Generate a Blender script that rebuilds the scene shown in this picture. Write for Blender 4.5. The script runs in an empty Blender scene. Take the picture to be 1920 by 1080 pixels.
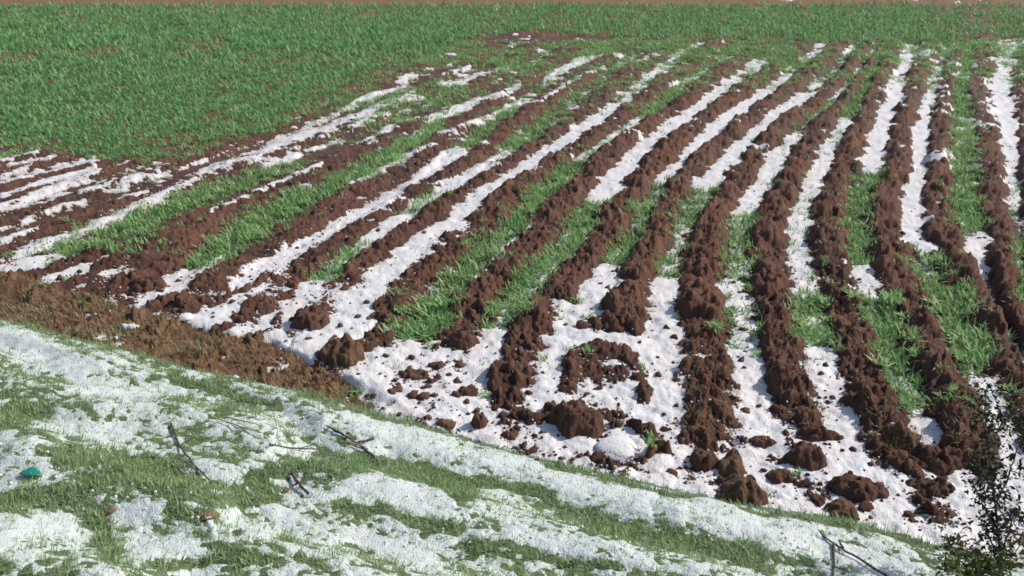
import bpy, math, random
import numpy as np

rng = np.random.default_rng(7)
random.seed(7)
R = math.radians

# ------------------------------------------------------------------ camera
CAM_H, PITCH, F, CX, CY = 2.8, R(23.1), 1663.0, 960.0, 540.0
CP, SP = math.cos(PITCH), math.sin(PITCH)
scene = bpy.context.scene
col = scene.collection
cd = bpy.data.cameras.new("camera")
cd.sensor_fit = 'HORIZONTAL'
cd.angle = 2 * math.atan(960 / F)
cd.clip_start, cd.clip_end = 0.05, 5000
cam = bpy.data.objects.new("camera", cd)
cam.location = (0, 0, CAM_H)
cam.rotation_euler = (math.pi / 2 - PITCH, 0, 0)
col.objects.link(cam)
scene.camera = cam

# ------------------------------------------------------------------ light
SUN_AZ, SUN_EL = math.atan2(0.92, 0.36), R(38)          # azimuth from +Y towards +X
w = bpy.data.worlds.new("World")
scene.world = w
w.use_nodes = True
nt = w.node_tree
bg = nt.nodes["Background"]
sky = nt.nodes.new("ShaderNodeTexSky")
sky.sky_type = 'NISHITA'
sky.sun_disc = False
sky.sun_elevation = SUN_EL
sky.sun_rotation = SUN_AZ
sky.air_density, sky.dust_density, sky.ozone_density = 1.0, 1.5, 1.0
bg.inputs[1].default_value = 0.125
nt.links.new(sky.outputs[0], bg.inputs[0])
sl = bpy.data.lights.new("sun", 'SUN')
sl.energy = 4.05
sl.angle = R(0.6)
sl.color = (1.0, 0.935, 0.845)
sun = bpy.data.objects.new("sun", sl)
sun.rotation_euler = (math.pi / 2 - SUN_EL, 0, math.pi - SUN_AZ)
col.objects.link(sun)
vs = scene.view_settings
vs.view_transform = 'Standard'
vs.look = 'None'
vs.exposure = 0.20
vs.gamma = 1.0
vs.use_curve_mapping = False
scene.cycles.use_denoising = True
scene.cycles.max_bounces = 6
scene.cycles.filter_width = 1.6

# ------------------------------------------------------------------ numpy helpers
def project(x, y, z):
    """world -> photo pixel (1920x1080) and depth along the view axis"""
    dz = z - CAM_H
    zc = y * CP - dz * SP
    yc = y * SP + dz * CP
    zs = np.where(zc < 0.3, 0.3, zc)
    return CX + F * x / zs, CY - F * yc / zs, zc

def unproject(u, v, z=0.0):
    """photo pixel -> point on the level plane z"""
    dx, dy = (u - CX) / F, -(v - CY) / F
    wx, wy, wz = dx, CP + dy * SP, -SP + dy * CP
    t = (z - CAM_H) / wz
    return wx * t, wy * t

def hash2(ix, iy, s):
    h = (ix.astype(np.int64) * 374761393 + iy.astype(np.int64) * 668265263 + s * 974634541) & 0xFFFFFFFF
    h = ((h ^ (h >> 13)) * 1274126177) & 0xFFFFFFFF
    h = ((h ^ (h >> 16)) * 2246822519) & 0xFFFFFFFF
    return ((h ^ (h >> 15)) & 0xFFFFFF) / float(0x1000000)

def vnoise(x, y, s=0):
    x0, y0 = np.floor(x), np.floor(y)
    fx, fy = x - x0, y - y0
    fx = fx * fx * fx * (fx * (fx * 6 - 15) + 10)
    fy = fy * fy * fy * (fy * (fy * 6 - 15) + 10)
    a, b = hash2(x0, y0, s), hash2(x0 + 1, y0, s)
    c, d = hash2(x0, y0 + 1, s), hash2(x0 + 1, y0 + 1, s)
    return ((a + (b - a) * fx) * (1 - fy) + (c + (d - c) * fx) * fy) * 2 - 1

def fbm(x, y, o=4, s=0, g=0.5):
    t, a, n = 0.0, 1.0, 0.0
    for i in range(o):
        t = t + a * vnoise(x * 2 ** i + 17.3 * i, y * 2 ** i - 9.1 * i, s + i)
        n += a
        a *= g
    return t / n

def worley(x, y, s=0):
    x0, y0 = np.floor(x), np.floor(y)
    best = np.full(np.shape(x), 9.0)
    hid = np.zeros(np.shape(x))
    for i in (-1, 0, 1):
        for j in (-1, 0, 1):
            cx, cy = x0 + i, y0 + j
            px = cx + 0.15 + 0.7 * hash2(cx, cy, s)
            py = cy + 0.15 + 0.7 * hash2(cx, cy, s + 1)
            d = (px - x) ** 2 + (py - y) ** 2
            m = d < best
            best = np.where(m, d, best)
            hid = np.where(m, hash2(cx, cy, s + 2), hid)
    return np.sqrt(best), hid

def facet(x, y, s=0):
    """broken lumps: every cell is a tilted plane with a crack round it (0..1)"""
    x0, y0 = np.floor(x), np.floor(y)
    b1 = np.full(np.shape(x), 9.0); b2 = b1.copy(); val = np.zeros(np.shape(x))
    for i in (-1, 0, 1):
        for j in (-1, 0, 1):
            cx, cy = x0 + i, y0 + j
            dx = x - (cx + .12 + .76 * hash2(cx, cy, s)); dy = y - (cy + .12 + .76 * hash2(cx, cy, s + 1))
            d = dx * dx + dy * dy
            h_ = hash2(cx, cy, s + 2)
            pl = .25 + .6 * h_ ** 1.6 + (hash2(cx, cy, s + 3) - .5) * 1.5 * dx + (hash2(cx, cy, s + 4) - .5) * 1.5 * dy
            m = d < b1
            b2 = np.where(m, b1, np.minimum(b2, d)); b1 = np.where(m, d, b1); val = np.where(m, pl, val)
    return np.clip(val, 0, 1.2) * sstep(.0, .22, np.sqrt(b2) - np.sqrt(b1))

def sstep(a, b, x):
    t = np.clip((x - a) / (b - a), 0, 1)
    return t * t * (3 - 2 * t)

def lerp_ext(q, xs, ys):
    """piecewise linear with linear extension past both ends"""
    xs, ys = np.asarray(xs, float), np.asarray(ys, float)
    r = np.interp(q, xs, ys)
    s0 = (ys[1] - ys[0]) / (xs[1] - xs[0])
    s1 = (ys[-1] - ys[-2]) / (xs[-1] - xs[-2])
    r = np.where(q < xs[0], ys[0] + s0 * (q - xs[0]), r)
    return np.where(q > xs[-1], ys[-1] + s1 * (q - xs[-1]), r)

# ------------------------------------------------------------------ layout traced from the photograph
# ridge crests, far end first, as photo pixels on the field
RIDGES = [
 [(1935,80),(1925,170),(1932,300),(1938,400),(1948,500),(1975,600),(2030,720)],
 [(1842,80),(1826,160),(1850,230),(1865,300),(1872,377),(1880,430),(1880,480),(1884,530),(1897,580),(1922,640),(1965,730)],
 [(1800,85),(1780,150),(1763,233),(1757,320),(1757,377),(1762,427),(1790,465),(1813,502),(1836,548),(1864,595),(1888,645),(1935,740),(1985,850)],
 [(1742,90),(1720,150),(1693,233),(1685,300),(1668,350),(1657,393),(1661,443),(1673,503),(1700,547),(1725,605),(1757,677),(1784,735),(1812,805),(1850,880),(1900,960)],
 [(1668,88),(1645,150),(1623,217),(1597,283),(1570,345),(1557,377),(1553,427),(1560,493),(1575,570),(1597,643),(1617,705),(1645,795),(1685,860),(1740,930)],
 [(1650,92),(1615,140),(1575,195),(1545,227),(1510,283),(1475,340),(1460,370),(1447,410),(1440,493),(1447,560),(1457,627),(1470,690),(1488,760),(1510,830)],
 [(1625,88),(1580,150),(1540,185),(1500,210),(1464,237),(1413,290),(1375,342),(1345,385),(1323,415),(1310,460),(1306,527),(1318,593),(1333,660),(1343,720),(1335,800),(1350,870)],
 [(1570,88),(1520,132),(1480,162),(1425,202),(1357,260),(1300,310),(1262,360),(1240,410),(1223,453),(1192,515),(1170,565),(1160,625),(1140,690),(1130,780)],
 [(1495,88),(1440,138),(1400,165),(1363,190),(1313,225),(1255,282),(1210,330),(1180,370),(1160,402),(1140,437),(1107,480),(1057,535),(1012,582),(980,625),(952,668),(945,715),(960,770)],
 [(1420,85),(1350,130),(1290,180),(1223,230),(1173,257),(1123,303),(1073,360),(1035,400),(1000,443),(957,485),(910,535),(877,582),(865,630),(850,690)],
 [(1345,80),(1260,145),(1180,205),(1090,267),(1017,310),(940,370),(893,418),(845,450),(800,503),(745,560),(695,602),(640,650)],
 [(1270,75),(1200,120),(1140,165),(1085,215),(1023,257),(957,295),(880,345),(827,380),(773,417),(723,453),(673,493),(637,530),(590,590)],
 [(1165,85),(1080,145),(1000,200),(930,258),(885,298),(840,324),(780,355),(720,397),(660,430),(600,470),(540,522),(480,580)],
 [(1080,80),(1000,130),(900,200),(830,265),(790,298),(740,322),(690,350),(633,382),(600,403),(533,440),(483,470),(433,492),(380,525),(325,580)],
 [(1000,78),(930,130),(850,180),(770,232),(650,295),(545,340),(450,375),(395,402),(340,440),(300,495),(245,540)],
 [(950,72),(860,120),(760,180),(640,240),(500,282),(400,312),(300,352),(200,385),(100,415),(0,455),(-120,505)],
 [(850,82),(740,140),(620,195),(470,255),(340,300),(210,338),(110,372),(0,408),(-120,450)],
 [(740,120),(600,180),(450,240),(290,290),(160,325),(60,350),(0,372),(-120,410)],
 [(640,160),(500,215),(330,265),(180,300),(70,325),(0,345),(-120,380)],
 [(560,170),(420,225),(250,265),(110,295),(0,318),(-120,350)],
]
NR = len(RIDGES)
RIDGE_END = [2000, 2000, 1000, 905, 880, 815, 830, 645, 775, 648, 618, 618, 618, 606, 585, 548, 520, 500, 480, 460]
RIDGE_AMP = [.10, .10, .11, .12, .125, .125, .13, .12, .115, .095, .085, .07, .06, .055, .045, .038, .036, .034, .03, .03]
# furrow between ridge k and k+1: (photo row, hail, crop)
FURROW = {
 0: [(60,.6,.1),(85,1.1,0),(180,1.15,0),(300,1.0,0),(345,.7,.2),(440,.4,.2),(480,.4,1.0),(590,.4,1.1),(640,.5,.7),(720,.9,.2),(760,1.15,0),(1100,1.2,0)],
 1: [(50,.1,1),(90,.1,1.1),(330,.1,1.2),(425,.3,1.1),(445,.9,.1),(460,1.2,0),(508,1.1,0),(525,.4,.1),(600,.4,.2),(680,.8,.3),(760,1.2,0),(1100,1.2,0)],
 2: [(60,.2,.6),(95,.7,.2),(130,.8,.2),(160,.6,.5),(185,1.0,.2),(225,.9,0),(250,1.15,.1),(350,1.2,.05),(465,1.2,.1),(480,.4,1.1),(560,.3,1.25),(680,.3,1.25),(705,.7,.4),(770,.9,.1),(830,1.0,0),(1100,1.1,0)],
 3: [(60,.2,.4),(85,1.0,0),(150,1.2,0),(318,1.2,.0),(335,.4,1),(400,.3,1.2),(490,.3,1.2),(500,1.0,.2),(560,1.0,.3),(575,.5,1.0),(640,.4,1.1),(755,.4,1.1),(775,.9,.1),(850,1.0,0),(1100,1.1,0)],
 4: [(60,.1,.8),(100,.1,1),(210,.2,1),(226,.9,.3),(345,1.1,.2),(400,1.0,.4),(545,1.0,.4),(560,.6,1.0),(648,.6,1.0),(660,1.1,.2),(770,1.2,0),(1100,1.2,0)],
 5: [(60,.2,.5),(85,.9,0),(185,1.0,.05),(197,.4,.6),(235,.5,.5),(262,1.0,.2),(360,1.1,.2),(395,.9,.3),(412,.6,1.1),(505,.5,1.1),(520,.9,.5),(655,.9,.5),(665,1.2,.1),(1100,1.2,0)],
 6: [(60,.2,.5),(95,.8,0),(170,.8,.05),(190,1.1,.15),(350,1.15,.05),(362,.6,1.1),(418,.5,1.1),(430,.8,.2),(445,.7,.7),(510,.7,.7),(525,1.15,.05),(1100,1.2,0)],
 7: [(60,.1,.5),(80,.8,0),(160,.8,.05),(180,1.1,0),(340,1.15,.05),(350,.5,.9),(410,.4,1.1),(487,.5,1.1),(498,1.1,.1),(600,1.1,.2),(700,1.15,0),(1100,1.2,0)],
 8: [(60,.1,.8),(120,.5,.5),(145,.95,.2),(200,1.1,.05),(370,1.15,0),(383,.5,1.0),(450,.45,1.1),(610,.5,1.1),(622,1.1,.1),(1100,1.2,0)],
 9: [(60,.1,.9),(100,.2,.7),(150,.4,.6),(175,.1,1.1),(215,.2,1.0),(225,.7,.3),(290,.6,.4),(300,.2,.9),(350,.3,1.0),(372,.2,1.2),(627,.2,1.3),(640,1.1,.1),(1100,1.2,0)],
 10: [(60,.2,.5),(77,.9,0),(125,.9,.1),(150,.6,.4),(200,.9,.2),(215,1.15,.0),(420,1.2,0),(660,1.25,0),(1100,1.2,0)],
 11: [(60,.1,.7),(110,.4,.5),(180,.6,.4),(215,.6,.5),(235,.3,.9),(278,.4,.8),(300,1.05,0),(355,1.05,.1),(366,.7,.8),(400,.7,.7),(410,1.1,0),(450,1.0,.1),(458,.4,1.1),(522,.4,1.1),(535,1.0,0),(600,.95,0),(1100,1.2,0)],
 12: [(60,.1,.8),(120,.6,.3),(180,.7,.3),(225,.4,.7),(272,.4,.7),(290,1.1,0),(440,1.05,0),(520,.85,0),(600,.9,0),(1100,1.2,0)],
 13: [(60,.1,.8),(100,.6,.3),(180,.7,.2),(215,.8,.2),(235,.2,1.0),(340,.2,1.15),(490,.3,1.15),(505,.95,0),(590,.8,0),(1100,1.1,0)],
 14: [(60,.1,.8),(90,.7,.2),(200,.9,.1),(300,.9,.15),(325,.4,.9),(470,.3,1.2),(482,1.05,.1),(565,.95,0),(1100,1.2,0)],
 15: [(60,.1,.8),(100,.6,.2),(180,.9,.05),(310,.95,.1),(420,.95,.05),(480,.6,0),(520,.6,0),(1100,1.1,0)],
 16: [(60,.1,.8),(140,.6,.3),(200,.5,.4),(260,.6,.2),(340,.8,.05),(470,.6,0),(1100,.6,0)],
 17: [(60,.1,1),(300,.9,.1),(420,.9,0),(1100,1,0)],
 18: [(60,.1,1),(300,.9,.1),(420,.95,0),(1100,1,0)],
}
GREEN_U = [-1500,-600,-120,0,80,150,270,330,430,530,640,750,850,960,1100,1300,1500,1640,1740,1800,1830,1920,2400]
GREEN_V = [420,  360,  300,290,282,295,308,292,268,238,190,130,88, 62,  66,  76,  78,  84,  80,  78,  70,  72, 60]
STRIP_U = [-600,0,100,233,367,500,583,700,790,830]
STRIP_V = [440,515,548,575,614,640,685,735,775,810]
BANK_PX = [(-300,545),(-100,580),(0,600),(100,625),(233,656),(367,692),(500,722),(600,742),(740,785),(900,833),(1050,872),(1200,907),(1400,950),(1600,985),(1750,1022),(1850,1046),(1960,1072)]
# short spurs and mounds of soil: polyline in photo pixels, half width, height in metres
SPURS = [
 ([(1058,768),(1085,788),(1130,776),(1180,786),(1222,814),(1246,838)], 19, .060),
 ([(1232,835),(1208,862),(1150,870),(1098,850)], 10, .040),
 ([(946,715),(944,745),(962,770),(1002,782),(1042,768)], 15, .050),
 ([(1062,722),(1072,672),(1120,652),(1172,660),(1200,700),(1208,735)], 24, .062),
 ([(1085,705),(1130,690),(1165,700)], 26, .045),
 ([(-80,545),(0,524),(60,508),(150,482),(215,452)], 13, .045),
 ([(60,548),(140,522),(200,492),(225,478)], 12, .045),
 ([(170,552),(240,524),(290,500),(340,482)], 15, .050),
 ([(250,585),(300,562),(350,548)], 10, .040),
 ([(385,570),(450,537),(505,505)], 7, .032),
 ([(405,612),(480,577),(540,542),(575,512)], 9, .038),
 ([(470,628),(520,602),(555,588)], 8, .035),
 ([(600,668),(645,655),(690,640),(728,632)], 18, .050),
 ([(1285,812),(1330,806),(1390,818)], 20, .055),
 ([(1640,800),(1670,850),(1720,880)], 24, .055),
]
# thin lines of hail left along the plough marks: half width, polyline
HAIL_LINES = [
 (9, [(0,493),(50,470),(110,447),(187,420),(250,393),(300,367),(330,350),(420,310),(480,295),(520,272),(600,245),(640,230),(700,207),(773,177)]),
 (5, [(0,387),(67,363),(120,345),(190,320)]), (3.5, [(0,365),(80,338),(180,312)]), (3.5, [(0,302),(70,284)]), (4, [(0,330),(60,312)]), (7, [(0,452),(73,428)]),
 (6, [(150,360),(200,347),(270,325)]), (8, [(80,517),(133,483),(173,463)]), (5, [(395,400),(460,365),(540,335),(600,310)]),
 (9, [(283,577),(333,537),(377,507),(413,480)]),
 (9, [(390,593),(443,567),(493,530),(543,487),(600,447),(640,413),(680,395),(725,373),(767,345),(827,300),(870,290)]),
 (10, [(433,533),(483,493),(533,463)]),
 (11, [(500,633),(550,577),(593,540),(640,490),(690,450),(740,420),(790,385),(840,353),(890,323),(933,307)]),
 (6, [(653,240),(700,220),(730,213)]), (6, [(680,213),(727,193),(773,177)]), (6, [(660,345),(717,317),(753,293),(820,273)]),
 (7, [(800,223),(853,203),(893,190),(937,180),(973,160)]), (4, [(820,158),(870,150),(900,140),(960,125)]), (4, [(830,140),(880,125)]),
 (6, [(853,247),(887,230),(940,210),(975,190)]), (5, [(853,553),(907,510),(947,463),(990,423)]), (9, [(960,610),(987,557),(1023,517),(1047,483),(1083,463)]),
 (4, [(1030,140),(1060,125),(1130,105)]), (4, [(1000,195),(1080,150),(1130,125)]), (4, [(1187,120),(1240,100)]), (5, [(40,415),(120,385),(160,378)]), (5, [(230,345),(300,322)]),
]
BP = np.array([unproject(u, v, 0.03) for u, v in BANK_PX])          # field edge of the grass bank
BX, BY = BP[:, 0], BP[:, 1]

# streaks on the bank: (kind, half width px, polyline)
BANK_STROKES = [
 ('g', 9, [(860,832),(1000,862),(1200,910),(1400,952),(1560,975)]),
 ('g', 18, [(1560,978),(1650,998),(1760,1024),(1830,1036)]),
 ('g', 20, [(560,735),(680,760),(760,785),(860,812),(940,836)]),
 ('g', 26, [(620,870),(690,870),(760,885),(840,910),(880,935)]),
 ('g', 14, [(800,915),(900,900),(1000,925),(1080,960),(1150,985)]),
 ('g', 20, [(1060,960),(1150,985),(1240,1010),(1340,1030),(1420,1045)]),
 ('g', 16, [(640,955),(720,965),(790,985),(850,995)]),
 ('g', 14, [(850,1025),(950,1030),(1050,1050),(1160,1070)]),
 ('g', 34, [(0,800),(30,770),(60,780)]),
 ('g', 32, [(0,950),(60,935),(120,940),(180,900),(240,880),(330,880)]),
 ('g', 30, [(100,860),(180,865),(230,870)]),
 ('g', 26, [(240,900),(330,910),(420,930),(500,935)]),
 ('g', 22, [(330,930),(350,965),(380,960)]),
 ('g', 24, [(180,960),(190,1000),(210,1040)]),
 ('g', 16, [(330,705),(430,740),(520,765)]),
 ('g', 20, [(480,905),(540,885),(600,875)]),
 ('g', 16, [(300,1060),(420,1050),(520,1055)]),
 ('h', 34, [(720,822),(820,828),(900,850),(1000,880)]),
 ('h', 34, [(1000,882),(1120,915),(1250,945),(1380,975)]),
 ('h', 30, [(1380,980),(1480,1010),(1600,1050),(1680,1075)]),
 ('h', 36, [(680,915),(760,935),(830,950)]),
 ('h', 26, [(470,1000),(540,985),(600,1000)]),
 ('h', 30, [(960,1000),(1080,1030),(1200,1060)]),
 ('h', 24, [(210,975),(260,965),(300,950)]),
 ('h', 26, [(260,1030),(340,1030),(400,1060)]),
 ('h', 20, [(60,790),(150,800),(240,815)]),
 ('h', 18, [(640,780),(700,795)]),
 ('h', 14, [(500,835),(560,850)]),
 ('h', 30, [(0,640),(70,650),(150,690)]),
 ('h', 20, [(160,720),(260,740),(330,730)]),
 ('h', 34, [(0,1000),(60,990),(110,980)]),
 ('h', 20, [(620,1010),(720,1030),(800,1060)]),
]

def seg_dist(u, v, pts):
    d = np.full(np.shape(u), 1e9)
    for (x0, y0), (x1, y1) in zip(pts[:-1], pts[1:]):
        ex, ey = x1 - x0, y1 - y0
        t = np.clip(((u - x0) * ex + (v - y0) * ey) / (ex * ex + ey * ey), 0, 1)
        d = np.minimum(d, np.hypot(u - x0 - t * ex, v - y0 - t * ey))
    return d

def phase(u, v):
    n = u.shape[0]
    ph = np.zeros(n)
    vv = np.clip(v, 20, 1300)
    prev = lerp_ext(vv, [p[1] for p in RIDGES[0]], [p[0] for p in RIDGES[0]])
    sp0 = 0.2 * (vv + 170) * 0.62 + 12
    ph = np.where(u >= prev, -(u - prev) / sp0, ph)
    for k in range(1, NR):
        cur = lerp_ext(vv, [p[1] for p in RIDGES[k]], [p[0] for p in RIDGES[k]])
        cur = np.minimum(cur, prev - 8)
        m = (u < prev) & (u >= cur)
        ph = np.where(m, k - 1 + (prev - u) / (prev - cur), ph)
        prev = cur
    m = u < prev
    return np.where(m, NR - 1 + (prev - u) / (0.32 * (vv + 170) * 0.62 + 12), ph)

def bank_dist(x, y):
    yb = lerp_ext(x, BX, BY)
    sl = (lerp_ext(x + 0.05, BX, BY) - lerp_ext(x - 0.05, BX, BY)) / 0.1
    sl = np.clip(sl, -1.2, 1.2)
    return (yb - y) / np.sqrt(1 + sl * sl)

def layout(x, y):
    """everything about the ground at (x, y)"""
    x = np.asarray(x, float); y = np.asarray(y, float)
    L = {}
    front = (y > 0.6)
    d = bank_dist(x, y) + 0.03 * fbm(x * 3, y * 3, 3, 90)
    u, v, zc = project(x, y, np.full(x.shape, 0.02))
    ur, vr, _ = project(x, y, np.full(x.shape, 0.055))
    u = np.where(front, u, 960); v = np.where(front, v, 1400)
    rr = np.hypot(x, y)
    # ---- rows
    wob = 0.10 * fbm(x * 2.2, y * 2.2, 3, 11) + 0.05 * fbm(x * 9, y * 9, 2, 15)
    ph = phase(np.where(front, ur, 960), np.where(front, vr, 1400)) + wob
    k = np.clip(np.round(ph).astype(int), 0, NR - 1)
    a = np.abs(ph - np.round(ph))
    amp = np.array(RIDGE_AMP)[k] * .86
    vend = np.array(RIDGE_END, float)[k] + 25 * fbm(x * 4, y * 4, 2, 21)
    amp = amp * (1 - sstep(-35, 10, v - vend))
    gv = np.interp(u, GREEN_U, GREEN_V) + (26 * fbm(x * .8, y * .8, 3, 31) + 26 * fbm(x * 3.5, y * 3.5, 3, 33, .6)) * np.clip(v / 250, .25, 1)
    far = sstep(8, -16, v - gv)                                     # 1 in the green stand
    far = np.where(front, far, 0)
    amp = amp * (1 - .75 * far)
    lumps = 0.74 + 1.05 * fbm(x * 2.6, y * 2.6, 4, 41, .6)
    amp = amp * np.clip(lumps, .12, 1.35)
    ae = a + .13 * fbm(x * 7, y * 7, 3, 45, .6)
    bump = 1 - sstep(0.10, 0.43, ae)
    wx, wy = x + .03 * fbm(x * 11, y * 11, 2, 47), y + .03 * fbm(x * 11, y * 11, 2, 49)
    c0 = np.clip(facet(wx * 6, wy * 6, 50) - .25, 0, 1) * .048
    clod = facet(wx * 12, wy * 12, 51) ** 1.3 * .040 + facet(wx * 27, wy * 27, 57) ** 1.2 * .022
    fine = fbm(x * 30, y * 30, 4, 61, .7)
    rough = c0 * (.05 + 1.0 * bump) + clod * (0.26 + .85 * bump) + fine * (0.006 + 0.017 * bump)
    rough = rough * np.interp(ph, [8, 12, 15], [1, .72, .55])
    zs = amp * bump + rough * np.clip(1.2 - rr / 40, .2, 1) - .008
    spur = np.full(x.shape, -1)
    inb = front & (ur > -200) & (ur < 2100) & (vr > 380)
    if inb.any():
        xi, yi = x[inb], y[inb]
        nu, nv = 16 * fbm(xi * 8, yi * 8, 3, 161, .6), 10 * fbm(xi * 8, yi * 8, 3, 163, .6)
        zi, si = zs[inb], spur[inb]
        for q, (pts, hw, ht) in enumerate(SPURS):
            t = sstep(1.25, .25, seg_dist(ur[inb] + nu, vr[inb] + nv, pts) / hw)
            zq = ht * t * np.clip(.9 + .6 * fbm(xi * 6, yi * 6, 3, 165), .3, 1.4) + t * (c0[inb] * .7 + clod[inb] * .9) + fine[inb] * .012 * t - .008
            m = (zq > zi) & (t > .05)
            zi = np.where(m, zq, zi); si = np.where(m & (t > .3), q, si)
        zs[inb] = zi; spur[inb] = si
    # ---- furrow tables
    hail = np.full(x.shape, 0.8); crop = np.zeros(x.shape)
    j = np.floor(ph).astype(int)
    for q, tab in FURROW.items():
        m = j == q
        if not m.any():
            continue
        t = np.array(tab)
        vq = v[m] + 10 * fbm(x[m] * 5, y[m] * 5, 2, 71)
        hail[m] = np.interp(vq, t[:, 0], t[:, 1]); crop[m] = np.interp(vq, t[:, 0], t[:, 2])
    m = (j < 0) | (j >= NR - 1)
    pj = hash2(j, np.floor(y * .8), 5)
    hail = np.where(m, .35 + .8 * pj, hail); crop = np.where(m, np.where(pj < .4, 1.0, 0), crop)
    # streaky thin rows of the shallow side
    streak = fbm(ph * 3.2, rr * .55, 3, 81)
    thin = np.maximum(sstep(9.5, 13, ph) * sstep(560, 300, v), .85 * sstep(210, 110, v))
    speck = fbm(x * 4.5, y * 4.5, 3, 83, .65)
    hail = hail + thin * (streak * .85 + speck * (.95 - .5 * sstep(12, 13.5, ph)) - .16)
    split = sstep(12.2, 13.6, ph) * sstep(520, 400, v)
    hail = hail - split * (.62 * (.5 + .5 * np.cos(4 * np.pi * ph + 1.5 * fbm(x * 1.1, y * 1.1, 2, 84))) - .06)
    hail = hail + .22 * fbm(x * 1.7, y * 1.7, 2, 85) + .34 * fbm(x * 10, y * 10, 3, 88, .65)
    fr = ph - np.floor(ph)
    cropshape = np.exp(-((fr - .5) / .235) ** 2)
    crop = crop * np.clip(1.15 + .95 * fbm(x * 2.6, y * 2.6, 4, 87, .6), 0, 1.6) * cropshape
    hail = hail - (.14 + .14 * sstep(9.5, 10.5, ph)) * sstep(620, 480, v) + .22 * np.clip(crop, 0, 1)
    crop = np.maximum(crop, sstep(200, 100, v) * (.48 + .9 * fbm(x * 1.1, y * 1.1, 3, 89)))
    crop = np.maximum(crop, .5 * sstep(9.5, 12, ph) * sstep(300, 200, v) * sstep(.0, .4, fbm(ph * 1.3, rr * .35, 3, 93)))
    # ---- far green stand and what lies past it
    patch = np.zeros(x.shape)
    for (pu, pv, pw, pH, s) in [(15,112,60,18,1),(95,92,55,13,1),(185,94,65,14,1),(265,84,40,11,.8),(385,80,65,18,1),(530,118,30,9,.9),(620,60,40,8,.6),
                                (410,222,40,12,.8),(270,270,30,18,.6),(215,212,40,6,.5),(1010,28,60,3,.3)]:
        patch = np.maximum(patch, s * np.exp(-((u - pu) / pw) ** 2 - ((v - pv) / pH) ** 2))
    patch = patch + .35 * fbm(x * 1.3, y * 1.3, 3, 101)
    gap = .72 * sstep(.30, .75, patch)
    farcrop = (1 - gap) * (.55 + .45 * sstep(0, -45, v - gv))
    edge = sstep(10, 5, v) * np.interp(u, [0, 1300, 1480], [1, 1, 1])   # far edge of the green stand
    farcrop = farcrop * (1 - edge)
    rowsy = sstep(1700, 1800, u) * sstep(85, 60, v)
    farcrop = farcrop * (1 - rowsy * (0.15 + .55 * (np.cos(ph * 2 * np.pi) > .3)))
    hf = -.4 + edge * np.where(u > 1440, 1.0, 0) * (streak + .2) * 1.0
    hf = hf + rowsy * (.42 * (np.cos(ph * 2 * np.pi) < -.3) * (streak > -.1))
    hail = hail * (1 - far) + hf * far
    crop = crop * (1 - far) + farcrop * far
    # ---- trampled soil strip along the edge of the bank
    sv = np.interp(u, STRIP_U, STRIP_V) + 14 * fbm(x * 3.5, y * 3.5, 3, 111)
    strip = sstep(-8, 10, v - sv) * sstep(800, 640, u + 60 * fbm(x * 5, y * 5, 2, 119)) * sstep(.25, 0.02, d) * front
    zs = zs + strip * (.012 + .014 * fbm(x * 4, y * 4, 3, 115) + .22 * clod + fine * .010)
    hail = hail * (1 - strip) + strip * (-.2 + 1.2 * (fbm(x * 5, y * 5, 2, 118) > .62))
    crop = crop * (1 - strip)
    ochre = np.clip(strip + .55 * far * edge + .25 * far, 0, 1)
    # ---- hail level
    zh = -.022 + .052 * hail + .010 * fbm(x * 6, y * 6, 3, 121) + .0022 * fbm(x * 40, y * 40, 2, 125)
    inb = front & (u > -60) & (u < 1350) & (v > 60) & (v < 660) & (far < .8)
    if inb.any():
        xi, yi = x[inb], y[inb]
        nu, nv = 5 * fbm(xi * 6, yi * 6, 2, 171), 3.5 * fbm(xi * 9, yi * 9, 3, 173)
        t = np.full(xi.shape, -9.0)
        for hw, pts in HAIL_LINES:
            t = np.maximum(t, 1 - seg_dist(u[inb] + nu, v[inb] + nv, pts) / (hw * .95))
        t = t + .55 * fbm(xi * 3, yi * 3, 4, 175, .6) - .30
        zl = (amp * bump)[inb] + .008 + .018 * np.clip(t, -1, 1)
        zh[inb] = np.where(t > -.9, np.maximum(zh[inb], zl), zh[inb])
    # pockets of hail left in the hollows of the ridges
    pock = fbm(x * 3.2, y * 3.2, 4, 127, .65)
    zh = np.maximum(zh, amp * bump - .045 + .085 * pock + .014 * sstep(420, 250, v) + .020 * sstep(3.6, 2.2, ph) * sstep(520, 380, v) + .004 * thin - .2 * far - .2 * strip)
    # ---- bank
    db = np.maximum(d, 0)
    zb = .075 * sstep(-.01, .12, d) + .27 * np.minimum(db, 3.6) + .05 * np.maximum(np.minimum(db - 3.6, 3), 0)
    step = .035 * np.sin(d * 9 + 1.2 * fbm(x * 1.2, y * 1.2, 2, 131) * 3) * sstep(.1, .5, d)
    zb = zb + step + .022 * fbm(x * 5, y * 5, 4, 135) * sstep(.05, .3, d)
    isb = d > 0
    ub, vb, _ = project(x, y, zb)
    near = isb & front
    g = np.full(x.shape, -1.0); h = np.full(x.shape, -1.0)
    if near.any():
        uu, v2 = ub[near], vb[near]
        wn, wn2 = fbm(x[near] * 4, y[near] * 4, 3, 151), fbm(x[near] * 5, y[near] * 5, 3, 153)
        gm = np.full(uu.shape, -1.0); hm = np.full(uu.shape, -1.0)
        for kind, hw, pts in BANK_STROKES:
            t = 1 - seg_dist(uu + 26 * wn, v2 + 13 * wn2, pts) / (hw * (.95 if kind == 'g' else 1.1))
            if kind == 'g': gm = np.maximum(gm, t)
            else: hm = np.maximum(hm, t)
        g[near] = gm; h[near] = hm
    # long axis of the turf terraces follows the slope contour
    ax = x * 1.6 + y * 1.1; ay = d * 5.5
    tn = fbm(ax, ay, 4, 141)
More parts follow.
